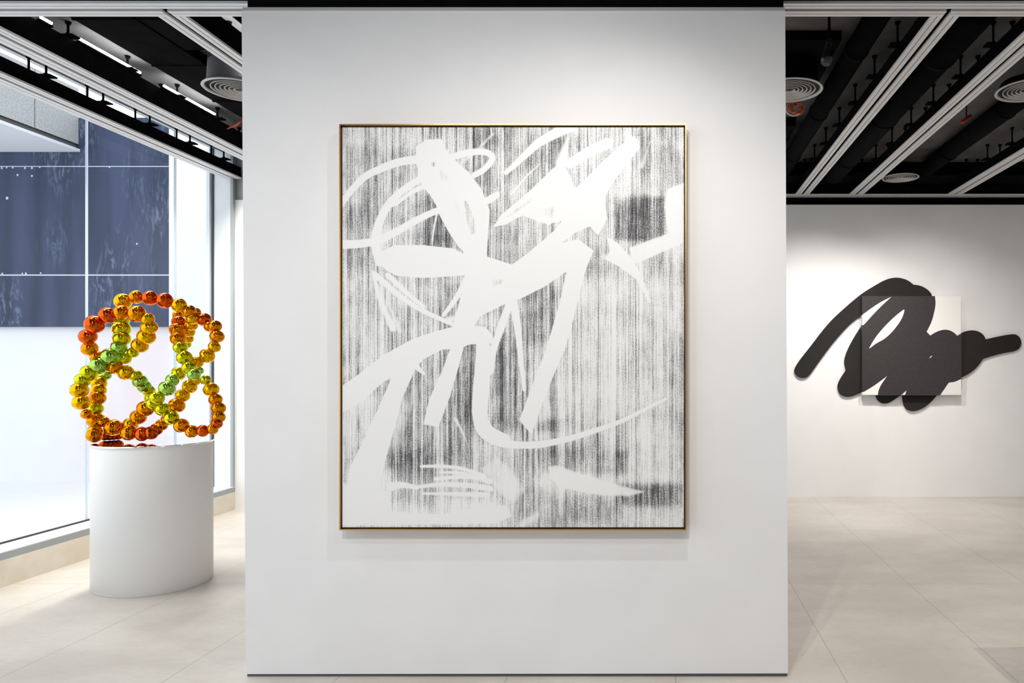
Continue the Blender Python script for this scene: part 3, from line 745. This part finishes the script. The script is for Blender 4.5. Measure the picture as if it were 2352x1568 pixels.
grain = g.noise(g.map(wob, (1, 0, .45)), 330, 3, .75)
diag = g.noise(g.map(wob, (150, 0, 12), (0, R(32), 0)), 1.0, 2, .6)
v = g.math('ADD', Dn, g.math('MULTIPLY', g.math('SUBTRACT', fine, .5), 1.75))
v = g.math('ADD', v, g.math('MULTIPLY', g.math('SUBTRACT', bands, .5), .95))
v = g.math('ADD', v, g.math('MULTIPLY', g.math('SUBTRACT', cloud, .5), .75))
v = g.math('ADD', v, g.math('MULTIPLY', g.math('SUBTRACT', grain, .5), 1.7))
v = g.math('ADD', v, g.math('MULTIPLY', g.math('SUBTRACT', diag, .5), .7))
ink = g.step(v, .22, 1.02)
wv = g.math('ADD', Wn, g.math('MULTIPLY', g.math('SUBTRACT', fine, .5), .35))
wv = g.math('ADD', wv, g.math('MULTIPLY', g.math('SUBTRACT', grain, .5), .8))
white = g.step(wv, .36, .58)
ink = g.math('MULTIPLY', ink, g.math('SUBTRACT', 1, white))
g.l(g.mix(g.math('MULTIPLY', ink, .96), (0.83, 0.83, 0.825), (0.022, 0.022, 0.028)), g.b.inputs['Base Color'])
me.materials.append(m)
cv = bpy.data.objects.new('canvas', me); C.objects.link(cv); cv.parent = pt

# ------------------------------------------------------------------ the black relief on the back wall (pixels of a crop at 3.732 px per picture px)
def cz(pts, Y): return [(wx(1780 + x/3.732, Y), wz(580 + y/3.732, Y)) for x, y in pts]
def smooth(pts, it=2, keep=()):
    """corner cutting except at the kept indices"""
    p = [(q, i in keep) for i, q in enumerate(pts)]
    for _ in range(it):
        out = []
        n = len(p)
        for i in range(n):
            (a, ka), (b_, kb) = p[i], p[(i+1) % n]
            if ka: out.append((a, True))
            else: pass
            qa = (a[0]*.75 + b_[0]*.25, a[1]*.75 + b_[1]*.25); qb = (a[0]*.25 + b_[0]*.75, a[1]*.25 + b_[1]*.75)
            if not ka: out.append((qa, False))
            if not kb: out.append((qb, False))
        p = out
    return [q for q, _ in p]
YF1 = YB - .028; YF2 = YB - .092
panel = [(165,1000),(172,1036),(198,1066),(235,1078),(272,1070),(300,1046),(330,1005),(400,905),(480,797),(570,690),(650,605),(738,540),(790,540),(790,640),(742,632),(690,710),(640,800),(605,880),(594,945),(611,1006),
         (575,1060),(541,1120),(538,1170),(560,1216),(605,1238),(660,1234),(752,1194),(860,1180),(868,1232),(880,1265),(912,1290),(945,1296),(985,1285),(1070,1228),(1095,1222),(1098,1275),(1116,1330),(1150,1356),(1200,1360),(1270,1335),(1340,1280),(1395,1215),
         (1470,1120),(1600,1072),(1690,1022),(1745,968),(1785,911),(1860,886),(1960,860),(2060,846),(2100,818),(2116,775),(2104,730),(2072,702),(2030,697),(1920,718),(1808,743),(1790,705),(1750,676),(1695,663),(1640,672),(1600,690),
         (1480,680),(1340,700),(1355,374),(1322,326),(1270,290),(1210,275),(1191,276),(1140,236),(1080,216),(1020,213),(950,230),(860,280),(750,347),(650,430),(570,500),(480,585),(400,680),(310,800),(210,925)]
keepP = [i for i, q in enumerate(panel) if q in ((738,540),(790,540),(790,640),(742,632),(611,1006),(752,1194),(860,1180),(1070,1228),(1095,1222),(1470,1120),(1785,911),(1808,743),(1600,690),(1340,700),(1191,276))]
painted = [(748,372),(748,533),(850,458),(925,412),(1000,377),(998,379),(930,440),(845,525),(775,605),(757,621),(748,621),(748,1195),(765,1190),(850,1140),(962,1056),(910,1130),(885,1185),(882,1223),
           (1078,1223),(1128,1180),(1114,1222),(1113,1223),(1414,1223),(1490,1113),(1540,1108),(1599,1080),(1599,690),(1562,712),(1530,681),(1485,661),(1440,660),(1385,677),(1331,710),(1300,678),(1345,590),(1370,490),(1378,430),(1370,372)]
keepQ = [i for i, q in enumerate(painted) if q in ((748,372),(748,533),(1000,377),(998,379),(757,621),(748,621),(748,1195),(765,1190),(962,1056),(882,1223),(1078,1223),(1128,1180),(1113,1223),(1414,1223),(1490,1113),(1599,1080),(1599,690),(1562,712),(1331,710),(1300,678),(1370,372))]
lens = [(1108,487),(1100,490),(1040,535),(960,610),(880,700),(833,770),(806,821),(812,820),(870,775),(935,743),(1000,685),(1060,610),(1095,550),(1109,500)]
rl = thing('relief_artwork', 'black looping brush shape across a square white canvas on the back wall', 'artwork', (wx(1990, YB), YB, wz(900, YB)))
par(obj('wall_panel', prism(bmesh.new(), cz(smooth(panel, 2, keepP), YF1), YF1, YB - .001), M['ink']), rl)
q = cz([(750,374),(1597,1221)], YF2)
cvs = par(obj('canvas_panel', bx(q[0][0], q[1][0], YF2, YB - .03, q[1][1], q[0][1], .003), M['canvas']), rl)
pa = obj('painted_stroke', prism(bmesh.new(), cz(smooth(painted, 2, keepQ), YF2), YF2 - .0015, YB - .031), M['ink_canvas'])
pa.parent = cvs
def cutout(pts, it=2, keep=()):
    o = obj('unpainted_gap', prism(bmesh.new(), cz(smooth(pts, it, keep), YF2), YF2 - .0022, YF2 + .002), M['canvas'])
    o.parent = cvs
    return o
cutout(lens, 2, (0, 6)); cutout([(1322,905),(1330,892),(1349,881),(1347,886),(1333,900)], 1)
